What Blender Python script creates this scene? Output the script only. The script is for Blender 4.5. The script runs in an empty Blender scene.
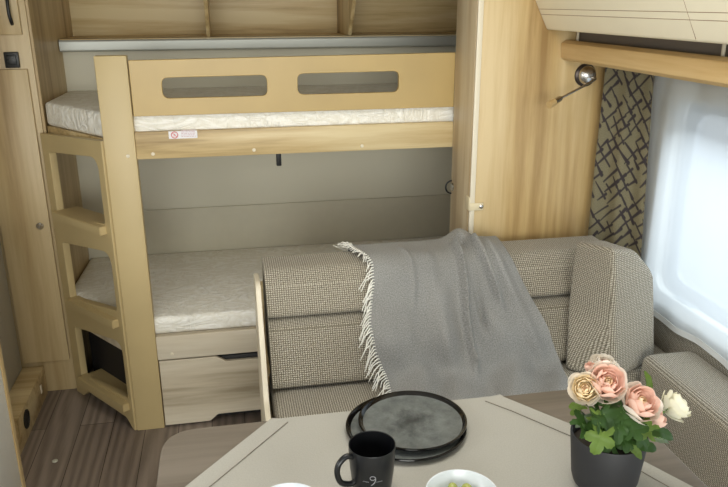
import bpy, bmesh, math, random
from mathutils import Vector, Matrix, noise
random.seed(7)
S = bpy.context.scene
COL = S.collection
PI = math.pi
# ------------------------------------------------------------------ camera
F, PITCH, YAW, ROLL, H = 725.0, .3217, .1875, -.0036, 1.55
cy_, sy_, cp_, sp_ = math.cos(YAW), math.sin(YAW), math.cos(PITCH), math.sin(PITCH)
fw = Vector((sy_*cp_, cy_*cp_, -sp_)); r0 = Vector((cy_, -sy_, 0)); u0 = r0.cross(fw)
rt = r0*math.cos(ROLL)+u0*math.sin(ROLL); up = -r0*math.sin(ROLL)+u0*math.cos(ROLL)
CAM = Vector((0, 0, H))
cam = bpy.data.objects.new('camera', bpy.data.cameras.new('camera'))
COL.objects.link(cam)
cam.data.sensor_width = 36; cam.data.lens = 36*F/728; cam.data.clip_start = .02
M4 = Matrix((rt, up, -fw)).transposed().to_4x4(); M4.translation = CAM
cam.matrix_world = M4
S.camera = cam
# ------------------------------------------------------------------ world, daylight, added fill, exposure
w = bpy.data.worlds.new('sky'); S.world = w; w.use_nodes = True
wn = w.node_tree.nodes['Background']; wn.inputs[0].default_value = (.91, .965, 1, 1); wn.inputs[1].default_value = 1.15
def area(name, loc, target, sx, sy, power, col):
    l = bpy.data.lights.new(name, 'AREA'); l.shape = 'RECTANGLE'; l.size = sx; l.size_y = sy
    l.energy = power; l.color = col
    o = bpy.data.objects.new(name, l); COL.objects.link(o); o.location = loc
    o.rotation_euler = (Vector(target)-Vector(loc)).to_track_quat('-Z', 'Y').to_euler()
    return o
area('window_daylight', (2.35, 1.1, 2.35), (1.0, 1.35, .7), 1.8, 1.2, 130, (.93, .98, 1))
area('roof_light', (.35, 1.25, 1.93), (.35, 1.3, 0), .7, .7, 12, (1, .98, .93))
area('front_window_daylight', (-.3, -3.2, 1.4), (.1, 2.6, .8), 2.8, 1.6, 165, (.985, 1, .93))
area('left_side_fill', (-1.05, 1.15, 1.3), (.8, 1.8, .8), .9, .45, 11, (.97, .98, 1))  # added fill lamp brightening left-facing surfaces; the kitchen side has no window
S.view_settings.view_transform = 'Standard'; S.view_settings.look = 'None'
S.view_settings.exposure = -0.43; S.view_settings.gamma = 1; S.view_settings.use_curve_mapping = False
try:
    S.cycles.use_denoising = True; S.cycles.max_bounces = 8; S.cycles.transparent_max_bounces = 12
    S.cycles.sample_clamp_indirect = 6; S.cycles.caustics_reflective = False; S.cycles.caustics_refractive = False
except Exception: pass

# ------------------------------------------------------------------ pixel -> point helpers (728x487 photo frame)
def ray(x, y): return fw*F+rt*(x-364)+up*(243.5-y)
def atz(x, y, z): d = ray(x, y); return CAM+d*((z-H)/d.z)
def aty(x, y, Y): d = ray(x, y); return CAM+d*(Y/d.y)
def atx(x, y, X): d = ray(x, y); return CAM+d*(X/d.x)

# ------------------------------------------------------------------ materials
def srgb(r, g, b):
    f = lambda c: (c/255/12.92) if c/255 <= .04045 else ((c/255+.055)/1.055)**2.4
    return (f(r), f(g), f(b), 1)
class NT:
    def __init__(s, name):
        s.m = bpy.data.materials.new(name); s.m.use_nodes = True; s.t = s.m.node_tree; s.b = s.t.nodes['Principled BSDF']
    def n(s, typ, **kw):
        nd = s.t.nodes.new(typ)
        for k, v in kw.items(): setattr(nd, k, v)
        return nd
    def l(s, a, b): s.t.links.new(a, b)
    def inp(s, nd, **kw):
        for k, v in kw.items(): nd.inputs[k.replace('_', ' ')].default_value = v
        return nd
    def ramp(s, fac, stops):
        r = s.n('ShaderNodeValToRGB'); e = r.color_ramp.elements
        while len(e) < len(stops): e.new(.5)
        for q, (p, c) in zip(e, stops): q.position = p; q.color = c
        s.l(fac, r.inputs[0]); return r.outputs[0]
    def coord(s, kind='Object', scale=(1, 1, 1), rot=(0, 0, 0)):
        tc = s.n('ShaderNodeTexCoord'); mp = s.n('ShaderNodeMapping')
        mp.inputs['Scale'].default_value = scale; mp.inputs['Rotation'].default_value = rot
        s.l(tc.outputs[kind], mp.inputs[0]); return mp.outputs[0]
    def noise(s, vec, scale, detail=3, rough=.5, dist=0):
        nd = s.n('ShaderNodeTexNoise'); s.inp(nd, Scale=scale, Detail=detail, Roughness=rough, Distortion=dist)
        s.l(vec, nd.inputs['Vector']); return nd.outputs[0]
    def math(s, op, a, b=None):
        nd = s.n('ShaderNodeMath', operation=op)
        for i, v in enumerate((a, b)):
            if v is None: continue
            if isinstance(v, (int, float)): nd.inputs[i].default_value = v
            else: s.l(v, nd.inputs[i])
        return nd.outputs[0]
    def bump(s, h, strength=.3, dist=.01):
        b = s.n('ShaderNodeBump'); b.inputs['Strength'].default_value = strength; b.inputs['Distance'].default_value = dist
        s.l(h, b.inputs['Height']); s.l(b.outputs[0], s.b.inputs['Normal'])
    def rgh(s, v): s.b.inputs['Roughness'].default_value = v
    def mix(s, fac, a, b, blend='MIX'):
        nd = s.n('ShaderNodeMix', data_type='RGBA', blend_type=blend)
        for i, v in ((0, fac), (6, a), (7, b)):
            if isinstance(v, (int, float, tuple)): nd.inputs[i].default_value = v
            else: s.l(v, nd.inputs[i])
        return nd.outputs[2]
def plain(name, col, rough=.5, metal=0, var=.0, scale=20, bump=0, spec=None, **kw):
    q = NT(name); q.rgh(rough); q.b.inputs['Metallic'].default_value = metal
    v = q.coord(); nz = q.noise(v, scale)
    a = tuple(c*(1-var) for c in col[:3])+(1,); b = tuple(min(1, c*(1+var)) for c in col[:3])+(1,)
    q.l(q.ramp(nz, [(.3, a), (.7, b)]), q.b.inputs['Base Color'])
    if bump: q.bump(q.noise(v, scale*4), bump, .003)
    if spec is not None: q.b.inputs['Specular IOR Level'].default_value = spec
    for k, x in kw.items(): q.b.inputs[k.replace('_', ' ')].default_value = x
    return q.m
def wood(name, dark, mid, light, axis='Z', s=1.0, rough=.42, seed=0):
    q = NT(name); q.rgh(rough)
    lo, hi = .9*s, 16*s
    sc = {'Z': (hi, hi, lo), 'X': (lo, hi, hi), 'Y': (hi, lo, hi)}[axis]
    v = q.coord('Object', sc); 
    mp = v.node; mp.inputs['Location'].default_value = (seed*3.7, seed*1.3, seed*2.1)
    big = q.noise(v, .55, 3, .55, .6); fine = q.noise(v, 3.2, 5, .65, .3)
    f = q.math('ADD', q.math('MULTIPLY', big, .72), q.math('MULTIPLY', fine, .28))
    q.l(q.ramp(f, [(.38, dark), (.48, mid), (.60, light)]), q.b.inputs['Base Color'])
    q.bump(fine, .04, .003)
    return q.m
OAK = dict(dark=srgb(152, 126, 82), mid=srgb(196, 171, 124), light=srgb(218, 199, 156))
W_Z = wood('oak_vertical_grain', **OAK)
W_X = wood('oak_horizontal_grain', axis='X', **OAK)
W_Y = wood('oak_length_grain', axis='Y', dark=srgb(172, 138, 86), mid=srgb(198, 165, 112), light=srgb(212, 183, 133))
W_PART = wood('golden_oak_panel', srgb(154, 122, 74), srgb(190, 160, 108), srgb(212, 188, 142), seed=2, s=.55)
W_CAB = wood('oak_wardrobe', srgb(138, 112, 74), srgb(176, 151, 108), srgb(198, 176, 134), seed=5, s=.6)
W_DRAW = wood('bleached_oak', srgb(156, 142, 118), srgb(200, 187, 164), srgb(220, 210, 190), axis='X', seed=3, s=.7)
W_COL = wood('grey_oak_edge', srgb(184, 160, 124), srgb(202, 182, 148), srgb(214, 198, 168), seed=9)
BEECH = plain('beech_board', srgb(187, 160, 104), .38, var=.05, scale=6)
BEECH_P = plain('pale_beech_ladder', srgb(195, 174, 128), .42, var=.04, scale=5)
GREYP = plain('warm_grey_panel', srgb(208, 203, 185), .6, var=.02, scale=2)
WHITE_L = plain('white_laminate', srgb(242, 243, 240), .4, var=.02)
CREAM = plain('cream_lacquer', srgb(240, 232, 208), .32, var=.01)
CREAM_E = plain('cream_edge', srgb(228, 218, 196), .4)
GROOVE = plain('brown_groove', srgb(150, 118, 84), .6)
WHITEPL = plain('white_plastic', srgb(232, 232, 226), .35)
ALU = plain('brushed_aluminium', srgb(176, 178, 172), .42, metal=.35, var=.04, scale=3)
CHROME = plain('chrome', srgb(214, 212, 210), .25, metal=1)
BLACK = plain('black_plastic', srgb(24, 24, 24), .45)
DARKB = plain('black_storage_box', srgb(34, 32, 32), .6, var=.1)
LEATH = plain('cream_leather', srgb(226, 212, 178), .6, bump=.1)
TABLE = wood('taupe_laminate', srgb(98, 91, 81), srgb(116, 107, 96), srgb(128, 119, 108), axis='X', rough=.4)
POT = plain('matte_black_ceramic', srgb(40, 40, 43), .55, var=.05)
MUG = plain('satin_black_ceramic', srgb(20, 21, 24), .28)
PLATE_RIM = plain('black_glaze', srgb(16, 15, 15), .12)
q = NT('grey_reactive_glaze'); q.rgh(.22)
v = q.coord('Object', (1, 1, 1)); g = q.noise(v, 26, 5, .7)
gl_ = q.n('ShaderNodeVectorMath', operation='LENGTH'); q.l(v, gl_.inputs[0])
rd = q.math('ADD', q.math('MULTIPLY', gl_.outputs['Value'], 14), q.math('MULTIPLY', q.math('SUBTRACT', g, .5), 1.2))
q.l(q.mix(q.ramp(rd, [(.05, (.75, .75, .75, 1)), (.75, (0, 0, 0, 1))]), q.ramp(g, [(.3, srgb(86, 90, 89)), (.7, srgb(120, 124, 122))]), srgb(52, 54, 54)), q.b.inputs['Base Color'])
GLAZE = q.m
BOWL = plain('white_porcelain', srgb(214, 220, 226), .2)
GRAPE = plain('green_grape', srgb(160, 168, 92), .25, var=.12, scale=60, Subsurface_Weight=.15)
STEM = plain('green_stem', srgb(96, 128, 58), .5)
LEAF = plain('green_leaf', srgb(72, 108, 48), .45, var=.25, scale=25)
LEAF2 = plain('light_green_leaf', srgb(122, 150, 66), .45, var=.2, scale=25)
def petal(name, col):
    q = NT(name); t = q.t; df = q.n('ShaderNodeBsdfDiffuse'); tl = q.n('ShaderNodeBsdfTranslucent'); mx = q.n('ShaderNodeMixShader')
    nz = q.noise(q.coord(), 60); c = q.ramp(nz, [(.3, tuple(x*.95 for x in col[:3])+(1,)), (.7, col)])
    q.l(c, df.inputs[0]); q.l(c, tl.inputs[0]); mx.inputs[0].default_value = .25
    q.l(df.outputs[0], mx.inputs[1]); q.l(tl.outputs[0], mx.inputs[2]); q.l(mx.outputs[0], t.nodes['Material Output'].inputs[0]); return q.m
PINK = petal('pink_petal', srgb(255, 220, 204)); PALE = petal('pale_petal', srgb(255, 248, 238))
PEACH = petal('peach_petal', srgb(255, 238, 204)); CREAMP = petal('cream_petal', srgb(255, 251, 232))
YELC = plain('yellow_petal_heart', srgb(255, 226, 190), .6)
def weave(name, a, b, c, p=.0068):
    q = NT(name); q.rgh(.9)
    tc = q.n('ShaderNodeTexCoord'); sx = q.n('ShaderNodeSeparateXYZ'); q.l(tc.outputs['UV'], sx.inputs[0])
    nz = q.noise(tc.outputs['UV'], 260, 2, .6)
    su = q.math('SINE', q.math('MULTIPLY', sx.outputs[0], 2*PI/p)); sv = q.math('SINE', q.math('MULTIPLY', sx.outputs[1], 2*PI/(p*.8)))
    h = q.math('MULTIPLY_ADD', q.math('MULTIPLY', q.math('MULTIPLY_ADD', su, .5), q.math('MULTIPLY_ADD', sv, .5)), .95)
    for l_ in list(q.t.nodes):
        if l_.type == 'MATH' and l_.operation == 'MULTIPLY_ADD' and l_ != h.node: l_.inputs[2].default_value = .5
    h.node.inputs[2].default_value = .16
    k = q.math('ADD', h, q.math('MULTIPLY', q.math('SUBTRACT', nz, .5), 1.5))
    q.l(q.ramp(k, [(.05, a), (.45, b), (.95, c)]), q.b.inputs['Base Color'])
    q.bump(k, .6, .002); q.b.inputs['Sheen Weight'].default_value = .2
    return q.m
WEAVE = weave('tweed_upholstery', srgb(94, 87, 72), srgb(154, 146, 129), srgb(214, 207, 192))
def cloth(name, a, b, scale=500, rough=.9, bump=.2):
    q = NT(name); q.rgh(rough); tc = q.n('ShaderNodeTexCoord')
    nz = q.noise(tc.outputs['UV'], scale, 2, .7); lo = q.noise(tc.outputs['UV'], 5, 3)
    f = q.math('ADD', q.math('MULTIPLY', nz, .8), q.math('MULTIPLY', lo, .2))
    q.l(q.ramp(f, [(.3, a), (.7, b)]), q.b.inputs['Base Color']); q.bump(nz, bump, .002)
    q.b.inputs['Sheen Weight'].default_value = .15
    return q.m
THROW = cloth('grey_wool_throw', srgb(98, 98, 96), srgb(172, 171, 168), 300, bump=.5)
FRINGE = plain('white_fringe_yarn', srgb(236, 234, 226), .9)
LINEN = cloth('greige_tablecloth', srgb(160, 157, 147), srgb(178, 175, 166), 420, rough=.75)
STITCH = plain('stitch_thread', srgb(120, 112, 100), .9)
q = NT('quilted_mattress_cover'); q.rgh(.45)
v = q.coord('Object', (5, 9, 9)); n1 = q.noise(v, 1.4, 4, .55, 2.2)
rid = q.math('ABSOLUTE', q.math('SUBTRACT', n1, .5))
v2 = q.coord('Object', (26, 7, 9)); n2 = q.noise(v2, 1.0, 3, .6, 1.2)
q.l(q.ramp(rid, [(0, srgb(238, 234, 222)), (.10, srgb(252, 250, 243))]), q.b.inputs['Base Color'])
q.bump(q.math('ADD', rid, q.math('MULTIPLY', n2, .5)), .8, .02)
MATT = q.m
q = NT('dark_plank_floor'); q.rgh(.4)
v = q.coord('Object', (1, 1, 1), (0, 0, PI/2))
br = q.n('ShaderNodeTexBrick'); q.inp(br, Scale=1.0, Mortar_Size=.0012, Brick_Width=1.3, Row_Height=.125, Bias=0.0)
br.inputs['Color1'].default_value = srgb(122, 110, 101); br.inputs['Color2'].default_value = srgb(148, 136, 127); br.inputs['Mortar'].default_value = srgb(50, 42, 38)
q.l(v, br.inputs['Vector'])
v2 = q.coord('Object', (26, 2.2, 1)); gr = q.noise(v2, 1.3, 6, .7, 2.5)
wv = q.n('ShaderNodeTexWave', wave_type='BANDS', bands_direction='X'); q.inp(wv, Scale=.75, Distortion=14, Detail=2)
wv.inputs['Detail Scale'].default_value = .7
q.l(q.coord('Object', (11, 1.5, 1)), wv.inputs['Vector'])
g2 = q.math('ADD', q.math('MULTIPLY', gr, .6), q.math('MULTIPLY', wv.outputs[1], .4))
q.l(q.mix(.85, br.outputs[0], q.ramp(g2, [(.25, (.62, .60, .58, 1)), (.7, (1.12, 1.1, 1.08, 1))]), 'MULTIPLY'), q.b.inputs['Base Color'])
q.bump(g2, .08, .002)
FLOOR = q.m
CEIL = plain('white_ceiling', srgb(228, 226, 218), .7)
# net curtain: thin woven sheer
q = NT('sheer_net'); t = q.t
tr = q.n('ShaderNodeBsdfTransparent'); tl = q.n('ShaderNodeBsdfTranslucent'); df = q.n('ShaderNodeBsdfDiffuse')
tl.inputs[0].default_value = (.86, .9, .94, 1); df.inputs[0].default_value = (.8, .85, .9, 1)
m1 = q.n('ShaderNodeMixShader'); m1.inputs[0].default_value = .35; q.l(tl.outputs[0], m1.inputs[1]); q.l(df.outputs[0], m1.inputs[2])
m2 = q.n('ShaderNodeMixShader'); m2.inputs[0].default_value = .80; q.l(tr.outputs[0], m2.inputs[1]); q.l(m1.outputs[0], m2.inputs[2])
q.l(m2.outputs[0], t.nodes['Material Output'].inputs[0])
NET = q.m
q = NT('acrylic_pane')
tr = q.n('ShaderNodeBsdfTransparent'); gl = q.n('ShaderNodeBsdfGlossy'); gl.inputs['Roughness'].default_value = .05
tr.inputs[0].default_value = (.95, .98, 1, 1)
m1 = q.n('ShaderNodeMixShader'); m1.inputs[0].default_value = .07; q.l(tr.outputs[0], m1.inputs[1]); q.l(gl.outputs[0], m1.inputs[2])
q.l(m1.outputs[0], q.t.nodes['Material Output'].inputs[0])
GLASS = q.m
q = NT('printed_curtain'); q.rgh(.85)
at = q.n('ShaderNodeAttribute', attribute_name='print'); tc = q.n('ShaderNodeTexCoord')
nz = q.noise(tc.outputs['UV'], 300, 2)
basec = q.ramp(nz, [(.3, srgb(106, 98, 74)), (.7, srgb(126, 118, 92))])
q.l(q.mix(at.outputs['Fac'], basec, srgb(48, 40, 42)), q.b.inputs['Base Color'])
PRINT = q.m

# ------------------------------------------------------------------ object helpers
def mesh_obj(name, me, mat, parent=None, loc=None):
    o = bpy.data.objects.new(name, me); COL.objects.link(o)
    base = Vector(loc) if loc is not None else (wloc(parent) if parent else Vector((0, 0, 0)))
    me.transform(Matrix.Translation(-base))
    if parent: o.parent = parent; o.location = (0, 0, 0)
    else: o.location = base
    for m in (mat if isinstance(mat, (list, tuple)) else [mat]): me.materials.append(m)
    return o
def wloc(o):
    p = Vector(o.location)
    while o.parent: o = o.parent; p = p+Vector(o.location)
    return p
def tag(o, label, cat, group=None):
    o['label'] = label; o['category'] = cat
    if group: o['group'] = group
    return o
def thing(name, label, cat, loc, group=None):
    o = bpy.data.objects.new(name, None); COL.objects.link(o); o.location = loc; o.empty_display_size = .05
    return tag(o, label, cat, group)
def struct(o): o['kind'] = 'structure'; return o
def bm2me(bm, name='m', smooth=True, uv=True, ang=35):
    bmesh.ops.recalc_face_normals(bm, faces=bm.faces)
    me = bpy.data.meshes.new(name); bm.to_mesh(me); bm.free()
    finish(me, smooth, uv, ang); return me
def finish(me, smooth=True, uv=True, ang=35):
    if smooth:
        me.polygons.foreach_set('use_smooth', [True]*len(me.polygons))
        try: me.set_sharp_from_angle(angle=math.radians(ang))
        except Exception: pass
    if uv and not me.uv_layers:
        l = me.uv_layers.new(name='UVMap').data
        for p in me.polygons:
            n = p.normal; a = max(range(3), key=lambda i: abs(n[i]))
            i, j = ((1, 2), (0, 2), (0, 1))[a]
            for li in p.loop_indices:
                c = me.vertices[me.loops[li].vertex_index].co; l[li].uv = (c[i], c[j])
    me.update()
def add_box(bm, a, b, bev=.002, seg=2):
    t = bmesh.new(); bmesh.ops.create_cube(t, size=1)
    for v in t.verts: v.co = Vector([a[i]+(b[i]-a[i])*(v.co[i]+.5) for i in range(3)])
    if bev: bmesh.ops.bevel(t, geom=list(t.edges), offset=bev, segments=seg, profile=.5, affect='EDGES')
    m = bpy.data.meshes.new('t'); t.to_mesh(m); t.free(); bm.from_mesh(m); bpy.data.meshes.remove(m)
def box(a, b, bev=.002, seg=2):
    bm = bmesh.new(); add_box(bm, a, b, bev, seg); return bm2me(bm)
def prism(pts, axis, a, b, bev=.0, seg=3):
    """polygon pts in the two other axes (order y,z / x,z / x,y) pushed from a to b along axis"""
    bm = bmesh.new()
    def co(p, t): return {'x': (t, p[0], p[1]), 'y': (p[0], t, p[1]), 'z': (p[0], p[1], t)}[axis]
    lo = [bm.verts.new(co(p, a)) for p in pts]; hi = [bm.verts.new(co(p, b)) for p in pts]
    n = len(pts)
    bm.faces.new(lo); bm.faces.new(hi)
    for i in range(n): bm.faces.new((lo[i], lo[(i+1) % n], hi[(i+1) % n], hi[i]))
    bmesh.ops.recalc_face_normals(bm, faces=bm.faces)
    if bev: bmesh.ops.bevel(bm, geom=list(bm.edges), offset=bev, segments=seg, profile=.5, affect='EDGES', clamp_overlap=True)
    return bm2me(bm)
def fillet(pts, rad, n=6):
    out = []; N = len(pts)
    for i in range(N):
        p = Vector(pts[i]); a = Vector(pts[i-1]); b = Vector(pts[(i+1) % N])
        r = rad[i] if isinstance(rad, (list, tuple)) else rad
        if r <= 0: out.append(tuple(p)); continue
        d1 = (a-p); d2 = (b-p); ang = d1.angle(d2); t = min(r/math.tan(ang/2), d1.length*.48, d2.length*.48)
        s = p+d1.normalized()*t; e = p+d2.normalized()*t
        for k in range(n+1):
            u = k/n; out.append(tuple((1-u)**2*s+2*u*(1-u)*p+u*u*e))
    return out
def plate2d(outlines, thick, mat4, bev=.002):
    """2D outlines (first is outer, rest holes) as a solid board; local xy mapped by mat4, thickness centred on local z"""
    cu = bpy.data.curves.new('c', 'CURVE'); cu.dimensions = '2D'; cu.fill_mode = 'BOTH'
    cu.extrude = thick/2-bev; cu.bevel_depth = bev; cu.bevel_resolution = 1; cu.offset = -bev
    for o in outlines:
        sp = cu.splines.new('POLY'); sp.points.add(len(o)-1)
        for pt, c in zip(sp.points, o): pt.co = (c[0], c[1], 0, 1)
        sp.use_cyclic_u = True
    ob = bpy.data.objects.new('c', cu); COL.objects.link(ob)
    dg = bpy.context.evaluated_depsgraph_get(); dg.update()
    me = bpy.data.meshes.new_from_object(ob.evaluated_get(dg)); me.materials.clear()
    bpy.data.objects.remove(ob); bpy.data.curves.remove(cu)
    me.transform(mat4); finish(me, ang=30); return me
XZ = lambda y: Matrix(((1, 0, 0, 0), (0, 0, -1, y), (0, 1, 0, 0), (0, 0, 0, 1)))   # local xy -> world xz at y
def lathe(prof, c, n=48, axis=None, closed=False):
    bm = bmesh.new(); c = Vector(c); R = Matrix.Identity(3) if axis is None else Vector(axis).normalized().to_track_quat('Z', 'Y').to_matrix()
    rings = []
    for r, z in prof:
        if r < 1e-6: rings.append([bm.verts.new(c+R@Vector((0, 0, z)))])
        else: rings.append([bm.verts.new(c+R@Vector((r*math.cos(2*PI*k/n), r*math.sin(2*PI*k/n), z))) for k in range(n)])
    for A, B in zip(rings, rings[1:]):
        for k in range(n):
            a, b = A[k % len(A)], A[(k+1) % len(A)]; d, e = B[k % len(B)], B[(k+1) % len(B)]
            vs = []
            for v in (a, b, e, d):
                if v not in vs: vs.append(v)
            if len(vs) > 2: bm.faces.new(vs)
    return bm2me(bm, ang=40)
def tube_bm(bm, pts, rad, n=8, caps=True):
    pts = [Vector(p) for p in pts]; rings = []; prev = None
    for i, p in enumerate(pts):
        t = (pts[min(i+1, len(pts)-1)]-pts[max(i-1, 0)]).normalized()
        if prev is None:
            x = t.orthogonal().normalized()
        else:
            x = (prev-t*prev.dot(t)).normalized()
        prev = x; y = t.cross(x); r = rad[i] if isinstance(rad, (list, tuple)) else rad
        rings.append([bm.verts.new(p+(x*math.cos(2*PI*k/n)+y*math.sin(2*PI*k/n))*r) for k in range(n)])
    for A, B in zip(rings, rings[1:]):
        for k in range(n): bm.faces.new((A[k], A[(k+1) % n], B[(k+1) % n], B[k]))
    if caps: bm.faces.new(rings[0]); bm.faces.new(rings[-1])
def tube(pts, rad, n=8):
    bm = bmesh.new(); tube_bm(bm, pts, rad, n); return bm2me(bm, ang=50)
def smooth_path(pts, n=8):
    pts = [Vector(p) for p in pts]; out = []
    for i in range(len(pts)-1):
        p0, p1, p2, p3 = pts[max(i-1, 0)], pts[i], pts[i+1], pts[min(i+2, len(pts)-1)]
        for k in range(n):
            t = k/n
            out.append(.5*((2*p1)+(p2-p0)*t+(2*p0-5*p1+4*p2-p3)*t*t+(3*p1-p0-3*p2+p3)*t**3))
    out.append(pts[-1]); return out
def grid_me(nu, nv, fn, thick=0, uvs=None):
    bm = bmesh.new(); uvl = bm.loops.layers.uv.new('UVMap'); V = {}
    for i in range(nu+1):
        for j in range(nv+1): V[i, j] = bm.verts.new(fn(i/nu, j/nv))
    for i in range(nu):
        for j in range(nv):
            f = bm.faces.new((V[i, j], V[i+1, j], V[i+1, j+1], V[i, j+1]))
            for lp, (a, b) in zip(f.loops, ((i, j), (i+1, j), (i+1, j+1), (i, j+1))):
                lp[uvl].uv = uvs(a/nu, b/nv) if uvs else (a/nu, b/nv)
    if thick:
        bmesh.ops.recalc_face_normals(bm, faces=bm.faces)
        bmesh.ops.solidify(bm, geom=list(bm.faces), thickness=thick)
    me = bpy.data.meshes.new('g'); bm.to_mesh(me); bm.free(); finish(me, True, False, 60); return me
def lerp_table(tab, t):
    if t <= tab[0][0]: return tab[0][1]
    for (a, x), (b, y) in zip(tab, tab[1:]):
        if t <= b: return x+(y-x)*(t-a)/(b-a)
    return tab[-1][1]
def sstep(a, b, x):
    t = max(0, min(1, (x-a)/(b-a))); return t*t*(3-2*t)

# ================================================================== THE SETTING
XL, XR, YB, YF, ZC = -1.08, 1.42, 3.30, -.9, 1.95
struct(mesh_obj('floor', box((XL-.04, YF, -.04), (XR+.1, YB+.36, 0), 0), FLOOR))
struct(mesh_obj('ceiling', box((XL-.04, YF, ZC), (XR+.1, YB+.36, ZC+.04), 0), CEIL))
struct(mesh_obj('wall_left', box((XL-.04, YF, 0), (XL, YB, ZC), 0), WHITE_L))
struct(mesh_obj('wall_back', box((-.72, YB-.012, 0), (1.46, YB+.02, 1.395), 0), GREYP))
# right wall with the window opening
WY0, WY1, WZ0, WZ1 = .35, 2.11, .60, 1.28
wo = [(YF, 0), (YB+.36, 0), (YB+.36, ZC), (YF, ZC)]
wh = fillet([(WY0, WZ0), (WY1, WZ0), (WY1, WZ1), (WY0, WZ1)], .09, 8)
YZ = lambda x: Matrix(((0, 0, 1, x), (1, 0, 0, 0), (0, 1, 0, 0), (0, 0, 0, 1)))
struct(mesh_obj('wall_right', plate2d([wo, wh], .04, YZ(XR+.02), .0005), WHITE_L))
wf = struct(mesh_obj('window_1', plate2d([fillet([(WY0-.03, WZ0-.03), (WY1+.03, WZ0-.03), (WY1+.03, WZ1+.03), (WY0-.03, WZ1+.03)], .11, 8),
     fillet([(WY0+.025, WZ0+.025), (WY1-.025, WZ0+.025), (WY1-.025, WZ1-.025), (WY0+.025, WZ1-.025)], .075, 8)], .03, YZ(XR-.005), .004), WHITEPL))
mesh_obj('sash', plate2d([fillet([(WY0+.005, WZ0+.005), (WY1-.005, WZ0+.005), (WY1-.005, WZ1-.005), (WY0+.005, WZ1-.005)], .085, 8),
     fillet([(WY0+.06, WZ0+.06), (WY1-.06, WZ0+.06), (WY1-.06, WZ1-.06), (WY0+.06, WZ1-.06)], .06, 8)], .018, YZ(XR+.045), .004), plain('grey_sash', srgb(180, 186, 190), .4), wf)
mesh_obj('pane', box((XR+.05, WY0+.03, WZ0+.03), (XR+.054, WY1-.03, WZ1-.03), 0), GLASS, wf)
for yy in (1.93, 1.45):
    lt = mesh_obj('window_latch', box((XR-.012, yy-.05, WZ0+.005), (XR+.02, yy+.05, WZ0+.028), .004), plain('grey_latch', srgb(150, 156, 160), .4), wf)
# partition beside the bunks (deep: its side shows from the aisle)
PX, PY0, PY1 = .812, 2.305, 2.52
struct(mesh_obj('wall_partition', box((PX, PY0, 0), (XR, PY1, ZC), .001), [W_PART]))
struct(mesh_obj('trim_1', box((PX-.004, PY0-.004, 0), (PX+.014, PY0+.004, ZC), .002), CREAM_E))
struct(mesh_obj('trim_2', box((PX-.004, PY0+.012, 0), (PX, PY1, ZC), .001), W_COL))

# ================================================================== LEFT: wardrobe, low bench, kitchen unit
t = thing('wardrobe', 'tall oak wardrobe in the left corner beside the bunk ladder', 'wardrobe', (-.78, 3.05, 0))
mesh_obj('body', box((-1.07, 2.9, 0), (-.677, 3.3, 1.94), .002), W_CAB, t)
d = mesh_obj('door', box((-.878, 2.884, .145), (-.698, 2.899, 1.322), .003), W_CAB, t); d['label'] = 'long lower wardrobe door with a small round knob'
p = aty(40, 226, 2.884); k = mesh_obj('knob', lathe([(0, .016), (.006, .016), (.0085, .013), (.0085, .011), (.014, .006), (.0145, 0), (0, 0)], (p.x, 2.884, p.z), 24, (0, -1, 0)), CHROME, d)
d = mesh_obj('door', box((-.878, 2.884, 1.442), (-.698, 2.899, 1.93), .003), W_CAB, t); d['label'] = 'upper wardrobe door with a black curved handle'
hp = [aty(6, -12, 2.884), aty(7, 0, 2.865), aty(9, 14, 2.862), aty(11, 21, 2.868), aty(12, 24, 2.884)]
mesh_obj('handle', tube(smooth_path(hp, 5), .006, 10), BLACK, d)
sp = mesh_obj('switch_panel', box((-.772, 2.888, 1.327), (-.722, 2.9, 1.383), .003), BLACK, t)
mesh_obj('rocker', box((-.764, 2.884, 1.337), (-.730, 2.889, 1.373), .003), BLACK, sp)

t = thing('low_bench_box', 'low oak floor box with a round vent hole along the left side', 'box', (-.85, 2.5, 0))
mesh_obj('body', box((-.885, 2.14, 0), (-.802, 2.883, .128), .003), W_X, t)
p = Vector((-.802, 2.56, .075))
mesh_obj('vent_ring', lathe([(.036, 0), (.036, .004), (.029, .004), (.027, 0)], p, 32, (1, 0, 0)), BLACK, t)
mesh_obj('vent_mesh', lathe([(.028, 0), (.028, .0015), (0, .0015)], p, 32, (1, 0, 0)), BLACK, t)
mesh_obj('socket', box((-.804, 2.79, .05), (-.799, 2.806, .085), .001), CREAM_E, t)
tag(mesh_obj('tall_side_panel', box((-.9, 2.125, 0), (-.886, 2.883, 1.94), .002), plain('grey_laminate', srgb(180, 176, 164), .45), None, (-.89, 2.5, 0)), 'tall grey panel behind the low oak box, left of the wardrobe', 'panel')
t = thing('kitchen_unit', 'white fronted kitchen unit with oak edge at the lower left margin', 'cabinet', (-.88, 1.2, 0))
mesh_obj('carcass', box((-1.07, .25, .0), (-.715, 2.105, .86), .002), WHITE_L, t)
mesh_obj('front_panel', box((-.715, .26, .02), (-.70, 2.088, .86), .002), WHITE_L, t)
mesh_obj('edge_strip', box((-1.07, 2.09, 0), (-.697, 2.115, .86), .002), W_PART, t)
mesh_obj('worktop', box((-1.07, .24, .86), (-.69, 2.12, .89), .004), W_Y, t)
p = atz(55, 461, 0)
tag(mesh_obj('floor_cap', lathe([(0, .003), (.008, .003), (.010, .001), (.010, 0)], (p.x, p.y, 0), 20), plain('cap', srgb(190, 190, 176), .4), None, p), 'small round pale cap on the dark plank floor', 'cap')

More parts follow.
